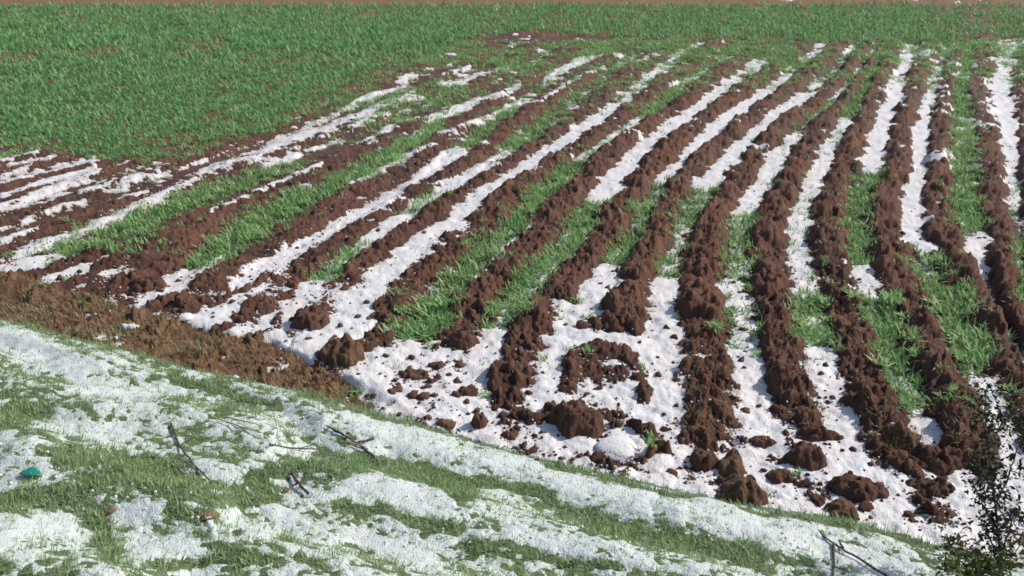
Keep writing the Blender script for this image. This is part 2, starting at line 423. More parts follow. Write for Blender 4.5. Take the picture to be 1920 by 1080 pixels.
    cov = .42 + tn * .42 + .80 * fbm(x * 8 + y * 3, d * 17, 4, 145, .7) + .35 * fbm(x * 30, y * 30, 2, 146) + .80 * np.clip(h, 0, 1) - 1.15 * np.clip(g, 0, 1)
    cov = cov + .12 * sstep(900, 1500, ub) - .10 * sstep(600, 100, ub)
    zhb = zb + .011 * np.clip(cov, -1, 1) + .0015 * fbm(x * 38, y * 38, 2, 147) - .003
    zb = zb + .008 * fbm(x * 30, y * 30, 3, 149)
    L.update(zs=np.where(isb, zb, zs), zh=np.where(isb, zhb, zh), bank=isb, d=d, k=k, a=a, ph=ph, j=j, crop=np.where(isb, 0, crop),
             far=far, u=u, v=v, ub=np.where(isb, ub, u), vb=np.where(isb, vb, v), ochre=np.where(isb, 0, ochre), cov=cov,
             ridge=(amp * bump > .018) & ~isb & (far < .5) & (strip < .5) & (ph > -.5) & (ph < NR - .5) & front, strip=strip, rr=rr, spur=np.where(isb, -1, spur))
    return L

def ground_z(x, y):
    l = layout(np.atleast_1d(x), np.atleast_1d(y))
    return np.maximum(l['zs'], l['zh'])

def place(u, v, it=6):
    """the point of the real ground seen at photo pixel (u, v)"""
    z = 0.03
    for _ in range(it):
        x, y = unproject(u, v, z)
        z = float(ground_z(x, y)[0])
    return x, y, z

# ------------------------------------------------------------------ materials
def mat(name):
    m = bpy.data.materials.new(name)
    m.use_nodes = True
    nt = m.node_tree
    b = nt.nodes["Principled BSDF"]
    return m, nt, b

def node(nt, t, **kw):
    n = nt.nodes.new(t)
    for k_, v_ in kw.items():
        if k_ in ('operation', 'blend_type', 'data_type', 'attribute_name', 'feature', 'noise_dimensions'):
            setattr(n, k_, v_)
        else:
            n.inputs[k_.replace('_', ' ')].default_value = v_
    return n

def ramp(nt, fac, stops):
    r = nt.nodes.new("ShaderNodeValToRGB")
    e = r.color_ramp.elements
    while len(e) < len(stops): e.new(.5)
    for el, (p, c) in zip(e, stops):
        el.position = p; el.color = (*c, 1)
    nt.links.new(fac, r.inputs[0])
    return r.outputs[0]

def mix(nt, fac, a, b, blend='MIX'):
    n = nt.nodes.new("ShaderNodeMix")
    n.data_type = 'RGBA'; n.blend_type = blend
    for sock, val in ((n.inputs[0], fac), (n.inputs[6], a), (n.inputs[7], b)):
        if isinstance(val, (int, float)): sock.default_value = val
        elif isinstance(val, tuple): sock.default_value = (*val, 1)
        else: nt.links.new(val, sock)
    return n.outputs[2]

def noise(nt, scale, detail=4, rough=.6, coord=None):
    n = nt.nodes.new("ShaderNodeTexNoise")
    n.inputs['Scale'].default_value = scale; n.inputs['Detail'].default_value = detail; n.inputs['Roughness'].default_value = rough
    if coord is None:
        g_ = nt.nodes.new("ShaderNodeNewGeometry"); coord = g_.outputs['Position']
    nt.links.new(coord, n.inputs['Vector'])
    return n.outputs['Fac']

def bump(nt, bsdf, h, dist, strength=1.0):
    b_ = nt.nodes.new("ShaderNodeBump")
    b_.inputs['Distance'].default_value = dist; b_.inputs['Strength'].default_value = strength
    nt.links.new(h, b_.inputs['Height']); nt.links.new(b_.outputs[0], bsdf.inputs['Normal'])

def make_soil(name, dark, mid, light, ochre=None):
    m, nt, b = mat(name)
    n1 = noise(nt, 7, 6, .65)
    c = ramp(nt, n1, [(.28, dark), (.5, mid), (.75, light)])
    n2 = noise(nt, 60, 4, .7)
    c = mix(nt, .55, c, ramp(nt, n2, [(.3, dark), (.55, mid), (.8, light)]))
    if ochre:
        at = nt.nodes.new("ShaderNodeAttribute"); at.attribute_name = "ochre"
        c = mix(nt, at.outputs['Fac'], c, ramp(nt, n2, [(.25, ochre[0]), (.7, ochre[1])]))
    nt.links.new(c, b.inputs['Base Color'])
    b.inputs['Roughness'].default_value = .95
    b.inputs['Specular IOR Level'].default_value = .15
    n3 = noise(nt, 170, 3, .7)
    c = mix(nt, .45, c, ramp(nt, n3, [(.32, tuple(q * .45 for q in dark)), (.5, mid), (.70, tuple(q * 1.25 for q in light))]))
    if ochre:
        aw = nt.nodes.new('ShaderNodeAttribute'); aw.attribute_name = 'wet'
        av = nt.nodes.new('ShaderNodeAttribute'); av.attribute_name = 'veg'
        c = mix(nt, ramp(nt, noise(nt, 3.1, 4, .7), [(.56, (0, 0, 0)), (.72, (.6, .6, .6))]), c, (.20, .145, .075))
    if ochre:
        c = mix(nt, aw.outputs['Fac'], c, mix(nt, 1.0, c, (.52, .49, .50), 'MULTIPLY'))
        c = mix(nt, av.outputs['Fac'], c, ramp(nt, n1, [(.3, (.07, .12, .035)), (.7, (.12, .19, .06))]))
        nt.links.new(ramp(nt, aw.outputs['Fac'], [(0, (.95, .95, .95)), (1, (.55, .55, .55))]), b.inputs['Roughness'])
    nt.links.new(c, b.inputs['Base Color'])
    bump(nt, b, noise(nt, 95, 6, .75), .022, .9)
    return m

M = {}
M['soil'] = make_soil('red_brown_soil', (.055, .027, .020), (.165, .080, .054), (.31, .175, .122), ((.16, .095, .048), (.36, .235, .125)))
M['clod'] = make_soil('clod_soil', (.052, .027, .020), (.140, .072, .050), (.26, .155, .11))
M['clod_ochre'] = make_soil('dry_clod_soil', (.075, .042, .027), (.165, .096, .060), (.27, .170, .108))

def make_hail(name='hail', dirt=True):
    m, nt, b = mat(name)
    n1 = noise(nt, 2.2, 5, .6)
    n2 = noise(nt, 26, 4, .65)
    c = ramp(nt, n1, [(.30, (.62, .635, .66)), (.55, (.67, .64, .62)), (.74, (.58, .51, .465))])
    c = mix(nt, .30, c, ramp(nt, n2, [(.25, (.43, .37, .33)), (.42, (.67, .665, .67)), (.8, (.72, .72, .735))]))
    vo = nt.nodes.new("ShaderNodeTexVoronoi"); vo.inputs['Scale'].default_value = 105
    g_ = nt.nodes.new("ShaderNodeNewGeometry"); nt.links.new(g_.outputs['Position'], vo.inputs['Vector'])
    gap_ = ramp(nt, vo.outputs['Distance'], [(.35, (1, 1, 1)), (.75, (.88, .875, .87))])
    c = mix(nt, 1.0, c, gap_, 'MULTIPLY')
    c = mix(nt, ramp(nt, noise(nt, 70, 3, .7), [(.66, (0, 0, 0)), (.72, (.8, .8, .8))]), c, (.22, .15, .11))
    if dirt is not None:
        at = nt.nodes.new("ShaderNodeAttribute"); at.attribute_name = "thick"
        ad = nt.nodes.new("ShaderNodeMath"); ad.operation = 'MULTIPLY_ADD'; ad.inputs[1].default_value = 28.0
        nm = nt.nodes.new("ShaderNodeMath"); nm.operation = 'MULTIPLY_ADD'; nm.inputs[1].default_value = .9; nm.inputs[2].default_value = -.45
        nt.links.new(noise(nt, 45, 4, .7), nm.inputs[0]); nt.links.new(at.outputs['Fac'], ad.inputs[0]); nt.links.new(nm.outputs[0], ad.inputs[2])
        if not dirt: c = mix(nt, 1.0, c, (.86, .90, .95), 'MULTIPLY')
        thin_c = (.30, .22, .175) if dirt else (.48, .55, .50)
        c = mix(nt, ramp(nt, ad.outputs[0], [(.0, (.85, .85, .85)), (.30 if dirt else .5, (0, 0, 0))]), c, thin_c)
    nt.links.new(c, b.inputs['Base Color'])
    b.inputs['Roughness'].default_value = .55
    b.inputs['Specular IOR Level'].default_value = .3
    b.inputs['Subsurface Weight'].default_value = .25
    b.inputs['Subsurface Radius'].default_value = (.012, .012, .013)
    inv = nt.nodes.new("ShaderNodeMath"); inv.operation = 'MULTIPLY'; inv.inputs[1].default_value = -1
    nt.links.new(vo.outputs['Distance'], inv.inputs[0])
    bump(nt, b, inv.outputs[0], .007, .45)
    return m
M['hail'] = make_hail()
M['bank_hail'] = make_hail('bank_hail', False)
M['lump_hail'] = make_hail('lump_hail', None)
m, nt_, b = mat('hailstone'); b.inputs['Base Color'].default_value = (.64, .65, .67, 1); b.inputs['Roughness'].default_value = .4
M['stone'] = m

def make_leaf(name, lo, hi, yellow, tip=0.35, rnd='attr'):
    m, nt, b = mat(name)
    if rnd == 'attr':
        at = nt.nodes.new("ShaderNodeAttribute"); at.attribute_name = "tint"; f = at.outputs['Fac']
    else:
        oi = nt.nodes.new("ShaderNodeObjectInfo"); f = oi.outputs['Random']
    c = ramp(nt, f, [(.0, lo), (.8, hi), (1.0, yellow)])
    n_ = noise(nt, 1.1, 3, .6)
    c = mix(nt, .35, c, ramp(nt, n_, [(.3, lo), (.7, hi)]))
    nt.links.new(c, b.inputs['Base Color'])
    b.inputs['Roughness'].default_value = .55
    b.inputs['Specular IOR Level'].default_value = .15
    tr = nt.nodes.new("ShaderNodeBsdfTranslucent"); nt.links.new(c, tr.inputs['Color'])
    ms = nt.nodes.new("ShaderNodeMixShader"); ms.inputs[0].default_value = tip
    out = nt.nodes['Material Output']
    nt.links.new(b.outputs[0], ms.inputs[1]); nt.links.new(tr.outputs[0], ms.inputs[2]); nt.links.new(ms.outputs[0], out.inputs['Surface'])
    return m
M['crop'] = make_leaf('crop_leaf', (.14, .305, .115), (.255, .455, .185), (.35, .49, .24))
M['plant'] = make_leaf('crop_plant_leaf', (.175, .33, .115), (.36, .53, .225), (.52, .60, .35), rnd='obj')
M['row'] = make_leaf('row_crop_leaf', (.175, .33, .115), (.36, .53, .225), (.52, .60, .35))
M['grass'] = make_leaf('bank_grass', (.18, .29, .13), (.34, .45, .22), (.50, .53, .34))
M['straw'] = make_leaf('dry_straw', (.20, .14, .07), (.33, .24, .12), (.42, .32, .18), .15)

def make_turf():
    m, nt, b = mat('turf')
    c = ramp(nt, noise(nt, 9, 5, .65), [(.3, (.075, .11, .045)), (.55, (.14, .19, .085)), (.78, (.24, .21, .13))])
    nt.links.new(c, b.inputs['Base Color']); b.inputs['Roughness'].default_value = .95
    bump(nt, b, noise(nt, 90, 4, .7), .015)
    return m
M['turf'] = make_turf()

def plain(name, c1, c2, scale=30, rough=.8):
    m, nt, b = mat(name)
    nt.links.new(ramp(nt, noise(nt, scale, 4, .6), [(.3, c1), (.7, c2)]), b.inputs['Base Color'])
    b.inputs['Roughness'].default_value = rough
    bump(nt, b, noise(nt, scale * 6, 3, .6), .003)
    return m
M['bark'] = plain('twig_bark', (.035, .028, .024), (.11, .085, .07), 60)
M['pale_bark'] = plain('grey_bark', (.10, .085, .07), (.22, .19, .16), 60)
M['shrub_leaf'] = make_leaf('dark_shrub_leaf', (.012, .022, .011), (.030, .046, .020), (.08, .085, .030), .10, 'obj')
M['bush_leaf'] = make_leaf('yellow_bush_leaf', (.055, .080, .022), (.15, .16, .05), (.30, .25, .09), .25, 'obj')
M['stalk'] = plain('straw_stalk', (.30, .22, .11), (.45, .34, .19), 40)
M['teal'] = plain('teal_plastic', (.005, .16, .11), (.012, .24, .17), 20, .35)
M['dead_leaf'] = plain('dead_leaf', (.10, .05, .03), (.24, .13, .08), 40)
M['green_leaf'] = plain('fallen_leaf', (.02, .07, .04), (.05, .14, .07), 40, .5)

# ------------------------------------------------------------------ mesh helpers
def mesh_np(name, V, Fc, material, smooth=True, attrs=None):
    me = bpy.data.meshes.new(name)
    V = np.ascontiguousarray(V, np.float32); Fc = np.ascontiguousarray(Fc, np.int32)
    n, fl = len(Fc), Fc.shape[1]
    me.vertices.add(len(V)); me.vertices.foreach_set('co', V.ravel())
    me.loops.add(n * fl); me.loops.foreach_set('vertex_index', Fc.ravel())
    me.polygons.add(n)
    me.polygons.foreach_set('loop_start', np.arange(0, n * fl, fl, dtype=np.int32))
    me.polygons.foreach_set('loop_total', np.full(n, fl, np.int32))
    me.polygons.foreach_set('use_smooth', np.full(n, smooth, bool))
    for an, av in (attrs or {}).items():
        at = me.attributes.new(an, 'FLOAT', 'POINT'); at.data.foreach_set('value', np.ascontiguousarray(av, np.float32))
    me.materials.append(material)
    me.update(calc_edges=True)
    return me

def obj(name, me, parent=None, loc=None, rot=None, scale=None, **props):
    o = bpy.data.objects.new(name, me)
    col.objects.link(o)
    if parent: o.parent = parent
    if loc is not None: o.location = loc
    if rot is not None: o.rotation_euler = rot
    if scale is not None: o.scale = scale
    for k_, v_ in props.items(): o[k_] = v_
    return o

def sub_mesh(name, V, Fc, mask, material, attrs=None):
    f = Fc[mask]
    ids, inv = np.unique(f, return_inverse=True)
    return mesh_np(name, V[ids], inv.reshape(f.shape), material, True, {k_: a_[ids] for k_, a_ in (attrs or {}).items()})

# ------------------------------------------------------------------ terrain, one sheet out to the horizon
def spread(*parts):
    return np.concatenate([np.linspace(a_, b_, n_, endpoint=False) for a_, b_, n_ in parts])
th = spread((-180, -60, 24), (-60, -39, 26), (-39, 39, 850), (39, 60, 26), (60, 180, 25))
th = np.radians(np.append(th, 180.0))
dep = np.radians(spread((48.0, 4.3, 520)))
r_mid = CAM_H / np.tan(dep)
r = np.concatenate([np.linspace(.02, r_mid[0], 22, endpoint=False), r_mid, np.geomspace(r_mid[-1] * 1.02, 2500, 40)])
T, RR = np.meshgrid(th, r)
GX, GY = (RR * np.sin(T)).ravel(), (RR * np.cos(T)).ravel()
nth, nr = len(th), len(r)
Lg = layout(GX, GY)
ii = (np.arange(nr - 1)[:, None] * nth + np.arange(nth - 1)[None, :]).ravel()
QF = np.stack([ii, ii + nth, ii + nth + 1, ii + 1], 1)[:, ::-1]
VS = np.stack([GX, GY, Lg['zs']], 1); VH = np.stack([GX, GY, Lg['zh']], 1)
fb = Lg['bank'][QF].sum(1) >= 2
fr_ = (Lg['ridge'][QF].sum(1) >= 2) & ~fb
fk = Lg['k'][QF[:, 0]]
fs = Lg['spur'][QF].max(1); fs[fb] = -1
fr_ = fr_ & (fs < 0)
gapz = Lg['zs'] - Lg['zh']
wet = np.clip(sstep(.075, .005, gapz) * sstep(-.06, -.01, gapz) * .8 + .55 * fbm(GX * 1.5, GY * 1.5, 3, 231), 0, 1) * (Lg['far'] < .5)
veg = sstep(36, 40, Lg['rr']) * sstep(-.15, .1, fbm(GX * .012, GY * .03, 3, 241))
at = {'ochre': Lg['ochre'] * (1 - veg), 'wet': wet, 'veg': veg}
field = obj('field_ground', sub_mesh('field_ground', VS, QF, ~fb & ~fr_ & (fs < 0), M['soil'], at), kind='structure')
for k_ in range(NR):
    mk = fr_ & (fk == k_)
    if mk.sum() > 50:
        obj('soil_ridge', sub_mesh('soil_ridge', VS, QF, mk, M['soil'], at), field)
for k_ in range(len(SPURS)):
    if (fs == k_).sum() > 20:
        obj('soil_mound', sub_mesh('soil_mound', VS, QF, fs == k_, M['soil'], at), field)
bank = obj('grass_bank', sub_mesh('grass_bank', VS, QF, fb, M['turf']), kind='structure')
dh = (Lg['zh'] - Lg['zs'])
hm_ = (dh[QF].max(1) > -.002) & (Lg['rr'][QF[:, 0]] < 70) & (Lg['rr'][QF[:, 0]] > .8)
obj('hail', sub_mesh('hail_in_furrows', VH, QF, hm_ & ~fb, M['hail'], {'thick': Lg['zh'] - Lg['zs']}), kind='stuff',
    label='white hail lying in the furrows and headland of the field', category='hail')
obj('hail', sub_mesh('hail_on_bank', VH, QF, hm_ & fb, M['bank_hail'], {'thick': Lg['zh'] - Lg['zs']}), kind='stuff',
    label='thin white hail caught in the grass of the bank', category='hail')

# ------------------------------------------------------------------ plants
def blade(length, width, lean, az, curl, segs=3, base=(0, 0)):
    """one tapered arching leaf, returned as verts and tris"""
    P = []; ang = lean; px, pz = 0.0, 0.0
    st = length / segs
    for i in range(segs + 1):
        t = i / segs
        wd = width * (1 - t) ** .7 * (.7 + .6 * min(1, t * 3)) * .5
        P.append((px, pz, wd))
        px += st * math.sin(ang); pz += st * math.cos(ang); ang += curl / segs
    ca, sa = math.cos(az), math.sin(az)
    V, Fc = [], []
    for i, (hx, hz, wd) in enumerate(P):
        if i == segs:
            V.append((base[0] + hx * ca, base[1] + hx * sa, hz))
        else:
            V.append((base[0] + hx * ca - wd * sa, base[1] + hx * sa + wd * ca, hz))
            V.append((base[0] + hx * ca + wd * sa, base[1] + hx * sa - wd * ca, hz))
    for i in range(segs):
        if i < segs - 1:
            q = 2 * i; Fc += [(q, q + 1, q + 3), (q, q + 3, q + 2)]
        else:
            Fc.append((2 * i, 2 * i + 1, 2 * segs))
    return V, Fc

def tuft(n, lmin, lmax, wd, lean, curl, segs, spread_, rr_):
    V, Fc = [], []
    for i in range(n):
        v_, f_ = blade(rr_.uniform(lmin, lmax), wd * rr_.uniform(.7, 1.3), rr_.uniform(.05, lean), rr_.uniform(0, 6.283), rr_.uniform(.2, curl), segs,
                       (rr_.uniform(-spread_, spread_), rr_.uniform(-spread_, spread_)))
        o_ = len(V); V += v_; Fc += [tuple(a_ + o_ for a_ in t_) for t_ in f_]
    return np.array(V), np.array(Fc)

def scatter(name, variants, pos, scl, material, tint, squash=None, tilt=0.0, **props):
    """thousands of tufts joined into one mesh"""
    Vs, Fs, Ts = [], [], []
    off = 0
    pick = rng.integers(0, len(variants), len(pos))
    for vi, (bv, bf) in enumerate(variants):
        q = np.where(pick == vi)[0]
        if not len(q): continue
        an = rng.uniform(0, 2 * np.pi, len(q)); c_, s_ = np.cos(an), np.sin(an)
        sc_ = scl[q][:, None]; sz = sc_ * (squash[q][:, None] if squash is not None else 1)
        X = (bv[None, :, 0] * c_[:, None] - bv[None, :, 1] * s_[:, None]) * sc_
        Y = (bv[None, :, 0] * s_[:, None] + bv[None, :, 1] * c_[:, None]) * sc_
        Z = bv[None, :, 2] * sz
        P = np.stack([X + pos[q, 0:1] + Z * tilt * .3, Y + pos[q, 1:2] + Z * tilt, Z + pos[q, 2:3]], 2).reshape(-1, 3)
        Fq = (bf[None] + (np.arange(len(q)) * len(bv))[:, None, None]).reshape(-1, 3) + off
        Vs.append(P); Fs.append(Fq); Ts.append(np.repeat(tint[q], len(bv))); off += len(P)
    me = mesh_np(name, np.concatenate(Vs), np.concatenate(Fs), material, True, {'tint': np.concatenate(Ts)})
    return obj(name, me, **props)

def frame_points(n, v0, v1, u0=-260, u1=2180):
    """random ground points spread evenly over the picture's strip, thinned by distance"""
    uu = rng.uniform(u0, u1, n); vv = rng.uniform(v0, v1, n)
    x_, y_ = unproject(uu, vv, .03)
    return np.asarray(x_), np.asarray(y_)

def area_points(density, xr, yr):
    n = int(density * (xr[1] - xr[0]) * (yr[1] - yr[0]))
    return rng.uniform(*xr, n), rng.uniform(*yr, n)

# crop in the rows, spaced evenly over the ground
x_, y_ = area_points(350, (-7.5, 13), (3.0, 21))
u_, v_, zc_ = project(x_, y_, np.full(x_.shape, .05))
kp = (zc_ > 2) & (u_ > -250) & (u_ < 2170) & (v_ > 40)
x_, y_ = x_[kp], y_[kp]
l = layout(x_, y_)
kp = (rng.uniform(0, 1, len(x_)) < np.clip(l['crop'] ** 1.05, 0, 1.2) * .85) & (l['far'] < .5) & ~l['bank']
x_, y_ = x_[kp], y_[kp]
l = {k_: a_[kp] for k_, a_ in l.items()}
z_ = l['zs']
u_, v_, zc_ = project(x_, y_, z_)
dens = l['crop']
r1 = random.Random(3)
PV = [tuft(22, .04, .115, .015, 1.25, 1.4, 3, .048, r1) for _ in range(6)]
PLANT_ME = [mesh_np('crop_plant', bv, bf, M['plant']) for bv, bf in PV]
STRIP_NAME = {
 0: 'the leafy strip beyond the tall dark shrub', 1: 'the unbroken strip between two dark bare ridges',
 2: 'the broad leafy strip leading down towards the tall dark shrub', 3: 'the strip whose near end stops at the log-shaped clods',
 4: 'the short lone clump between two straight soil ridges', 5: 'the narrow clump half sunk in hail between straight ridges',
 6: 'the small tuft at the foot of a forked hail streak', 7: 'the strip leading to the large domed soil mound',
 8: 'the strip beside the hooked soil ridge', 9: 'the longest densest strip that ends in open hail',
 10: 'the sparse strip along the long hail streak', 11: 'the lone clump beside a dark hollow in the hail', 12: 'the thin strip between two narrow hail streaks',
 13: 'the long strip ending near the trampled soil edge', 14: 'the wide clump beside the smooth hail lump', 15: 'the ragged strip below the green stand',
 16: 'the ragged strip below the green stand', 17: 'the ragged strip below the green stand', 18: 'the ragged strip below the green stand'}
inside = (u_ > 0) & (u_ < 1920) & (v_ < 1080)
order = np.argsort(np.where(inside, zc_, 1e9))
# the plants that show largest, at least 5 cm apart
chosen, grid = [], set()
for i in order:
    if len(chosen) >= 296: break
    key = (int(x_[i] / .085), int(y_[i] / .085))
    if key in grid or not (0 <= l['j'][i] <= 18): continue
    grid.add(key); chosen.append(i)
cs = set(chosen)
for i in chosen:
    s_ = random.uniform(.85, 1.25) * (.6 + .4 * min(1, dens[i]))
    jn = int(l['j'][i])
    o = obj('crop_plant', PLANT_ME[random.randrange(6)], None, (x_[i], y_[i], z_[i] - .004), (random.uniform(-.1, .1), random.uniform(-.1, .1), random.uniform(0, 6.28)), (s_ * 1.15, s_ * 1.15, s_))
    o['label'] = 'green grassy crop plant in ' + STRIP_NAME[jn]; o['category'] = 'crop plant'; o['group'] = 'crop plants in ' + STRIP_NAME[jn]
rest = np.array([i for i in range(len(x_)) if i not in cs])
pos = np.stack([x_, y_, z_ - .004], 1)[rest]
scl = rng.uniform(.75, 1.2, len(rest)) * (.6 + .4 * np.clip(dens[rest], 0, 1))
PV2 = [tuft(10, .04, .115, .016, 1.3, 1.3, 2, .050, r1) for _ in range(8)]
scatter('crop_rows', PV2, pos, scl, M['row'], rng.uniform(0, 1, len(rest)) ** 1.3, kind='stuff', label='rows of green crop seedlings between the furrows', category='crop')

# the green stand
uu = rng.uniform(-600, 2450, 84000)
vv = np.concatenate([rng.uniform(-12, 330, 60000), rng.uniform(-8, 90, 24000)]) 
x_, y_ = unproject(uu, vv, .05)
wgt = np.clip((vv + 120) / 250, .5, 1)
l = layout(x_, y_)
kp = (l['far'] >= .35) & (rng.uniform(0, 1, len(x_)) < np.clip(l['crop'], 0, 1)) & (rng.uniform(0, 1, len(x_)) < wgt)
x_, y_, z_ = x_[kp], y_[kp], l['zs'][kp]
dist = np.hypot(x_, y_)
PV3 = [tuft(6, .06, .135, .026, 1.25, .8, 2, .10, r1) for _ in range(8)]
scatter('crop_stand', PV3, np.stack([x_, y_, z_ - .01], 1), rng.uniform(.7, 1.15, len(x_)) * np.clip(dist / 15, .8, 1.45), M['crop'], rng.uniform(0, 1, len(x_)) ** 1.3,
        kind='stuff', label='dense green crop stand filling the far part of the field', category='crop')

# grass of the bank
x_, y_ = area_points(3100, (-6.5, 3.6), (.6, 6.9))
d_ = bank_dist(x_, y_)
u_, v_, zc_ = project(x_, y_, .075 + .27 * np.clip(d_, 0, 4))
kp = (d_ > -.04) & (d_ < 4) & (u_ > -220) & (u_ < 2120) & (v_ < 1230) & (y_ > 1)
x_, y_ = x_[kp], y_[kp]
l = layout(x_, y_)
grassy = sstep(.60, -.55, l['cov'])
kp = (rng.uniform(0, 1, len(x_)) < .60 + .40 * grassy) & (l['d'] > -.02)
x_, y_, z_, gr = x_[kp], y_[kp], l['zs'][kp], grassy[kp]
GVv = [tuft(5, .018, .044, .0055, 1.3, 1.2, 2, .026, r1) for _ in range(10)]
scatter('grass', GVv, np.stack([x_, y_, z_ - .004], 1), rng.uniform(.7, 1.2, len(x_)) * (.60 + .45 * gr), M['grass'], rng.uniform(0, 1, len(x_)) ** 1.2, tilt=.35,
        kind='stuff', label='short green grass growing through the hail on the bank', category='grass')

# dry straw on the trampled strip
x_, y_ = area_points(700, (-6.5, .6), (3.6, 7.2))
l = layout(x_, y_)
kp = (l['strip'] > .5) & (rng.uniform(0, 1, len(x_)) < .8)
SV = [tuft(3, .04, .09, .005, 1.5, .6, 2, .03, r1) for _ in range(6)]
scatter('dry_straw', SV, np.stack([x_, y_, l['zs'] - .002], 1)[kp], rng.uniform(.6, 1.2, kp.sum()), M['straw'], rng.uniform(0, 1, kp.sum()),
        kind='stuff', label='dry straw littering the trampled soil strip', category='straw')

kq = kp & (fbm(x_ * 2.2, y_ * 2.2, 3, 221) > .05) & (rng.uniform(0, 1, len(x_)) < .8)
scatter('weeds', GVv, np.stack([x_, y_, l['zs'] - .002], 1)[kq], rng.uniform(.7, 1.3, kq.sum()), M['grass'], rng.uniform(0, 1, kq.sum()),
        kind='stuff', label='sparse green weeds sprouting on the trampled soil strip', category='weeds')

# loose hailstones along the edges of the hail
x_, y_ = frame_points(40000, 250, 1180)
l = layout(x_, y_)
dz = l['zh'] - l['zs']
pr = np.exp(-(dz / .018) ** 2) * .8 + .25 * (l['crop'] > .45)
kp = (rng.uniform(0, 1, len(x_)) < pr * np.where(l['bank'], .06, 1)) & (l['far'] < .5)
kp = np.where(kp)[0][:5500]
ico = np.array([(0, 0, 1), (.89, 0, .45), (.28, .85, .45), (-.72, .53, .45), (-.72, -.53, .45), (.28, -.85, .45), (.72, .53, -.45), (-.28, .85, -.45), (-.89, 0, -.45), (-.28, -.85, -.45), (.72, -.53, -.45), (0, 0, -1)])
icf = np.array([(0,1,2),(0,2,3),(0,3,4),(0,4,5),(0,5,1),(1,6,2),(2,7,3),(3,8,4),(4,9,5),(5,10,1),(2,6,7),(3,7,8),(4,8,9),(5,9,10),(1,10,6),(11,7,6),(11,8,7),(11,9,8),(11,10,9),(11,6,10)])
zz = np.maximum(l['zs'], l['zh'])[kp] + .003
scatter('hailstones', [(ico, icf)], np.stack([x_[kp], y_[kp], zz], 1), rng.uniform(.004, .009, len(kp)) , M['stone'], rng.uniform(0, 1, len(kp)),
        kind='stuff', label='loose hailstones scattered along the hail edges', category='hailstones')

# fine soil crumbs spilt over the hail edges
x_, y_ = frame_points(70000, 200, 1010)
l = layout(x_, y_)
dz = l['zh'] - l['zs']
kp = (rng.uniform(0, 1, len(x_)) < np.exp(-(dz / .016) ** 2) * .45 + .02) & (dz > 0) & (l['far'] < .4) & ~l['bank']
kp = np.where(kp)[0][:5000]
IV = [(ico * (1 + .45 * r_.uniform(-1, 1, (12, 1))) * np.array((1, .85, .8)), icf) for r_ in [np.random.default_rng(q) for q in range(6)]]
scatter('soil_crumbs', IV, np.stack([x_[kp], y_[kp], l['zh'][kp] + .002], 1), rng.uniform(.003, .012, len(kp)) ** 1.0, M['clod'], rng.uniform(0, 1, len(kp)),
        kind='stuff', label='fine brown soil crumbs spilt along the hail edges', category='soil crumbs')
# chopped dry stalks on the ridges
x_, y_ = frame_points(26000, 200, 1000)
l = layout(x_, y_)
kp = l['ridge'] & (fbm(x_ * 1.6, y_ * 1.6, 3, 211) > .12)
scatter('dry_straw', SV, np.stack([x_, y_, l['zs'] - .002], 1)[kp], rng.uniform(.4, .9, kp.sum()), M['straw'], rng.uniform(0, 1, kp.sum()),
        kind='stuff', label='chopped dry stalks lying on the soil ridges', category='straw')

# ------------------------------------------------------------------ clods
def clod_mesh(seed, sub=3, rough=.28, flat=.7):
    import bmesh
    bm = bmesh.new()
    bmesh.ops.create_icosphere(bm, subdivisions=sub, radius=.5)
    P = np.array([v_.co[:] for v_ in bm.verts])
    n = P / .5
    o_ = seed * 7.7
    a_ = fbm(n[:, 0] * 1.6 + o_, n[:, 1] * 1.6 + n[:, 2] * 1.9, 3, seed)
    f_, h_ = worley(n[:, 0] * 2.3 + o_ + n[:, 2] * 1.1, n[:, 1] * 2.3 + n[:, 2] * 1.7, seed + 3)
    b_ = fbm(n[:, 0] * 6 + o_, n[:, 1] * 6 + n[:, 2] * 5, 3, seed + 9)
    g_, k2 = worley(n[:, 0] * 5 + o_ + n[:, 2] * 2.1, n[:, 1] * 5 - n[:, 2] * 3.3, seed + 5)
    rad = .5 * (1 + rough * (a_ * 1.25 + (.55 - f_) * 1.2 * h_ + (.5 - g_) * .65 * k2 + b_ * .5))
    P = n * rad[:, None]
    P[:, 2] = np.where(P[:, 2] < 0, P[:, 2] * .5, P[:, 2])
    Fc = np.array([[v_.index for v_ in f_.verts] for f_ in bm.faces])
    bm.free()
    return P, Fc

CL_SMALL = [clod_mesh(s_, 2, .45, .75) for s_ in range(21, 29)]
CSM = [mesh_np('small_clod', v_, f_, M['clod']) for v_, f_ in CL_SMALL]

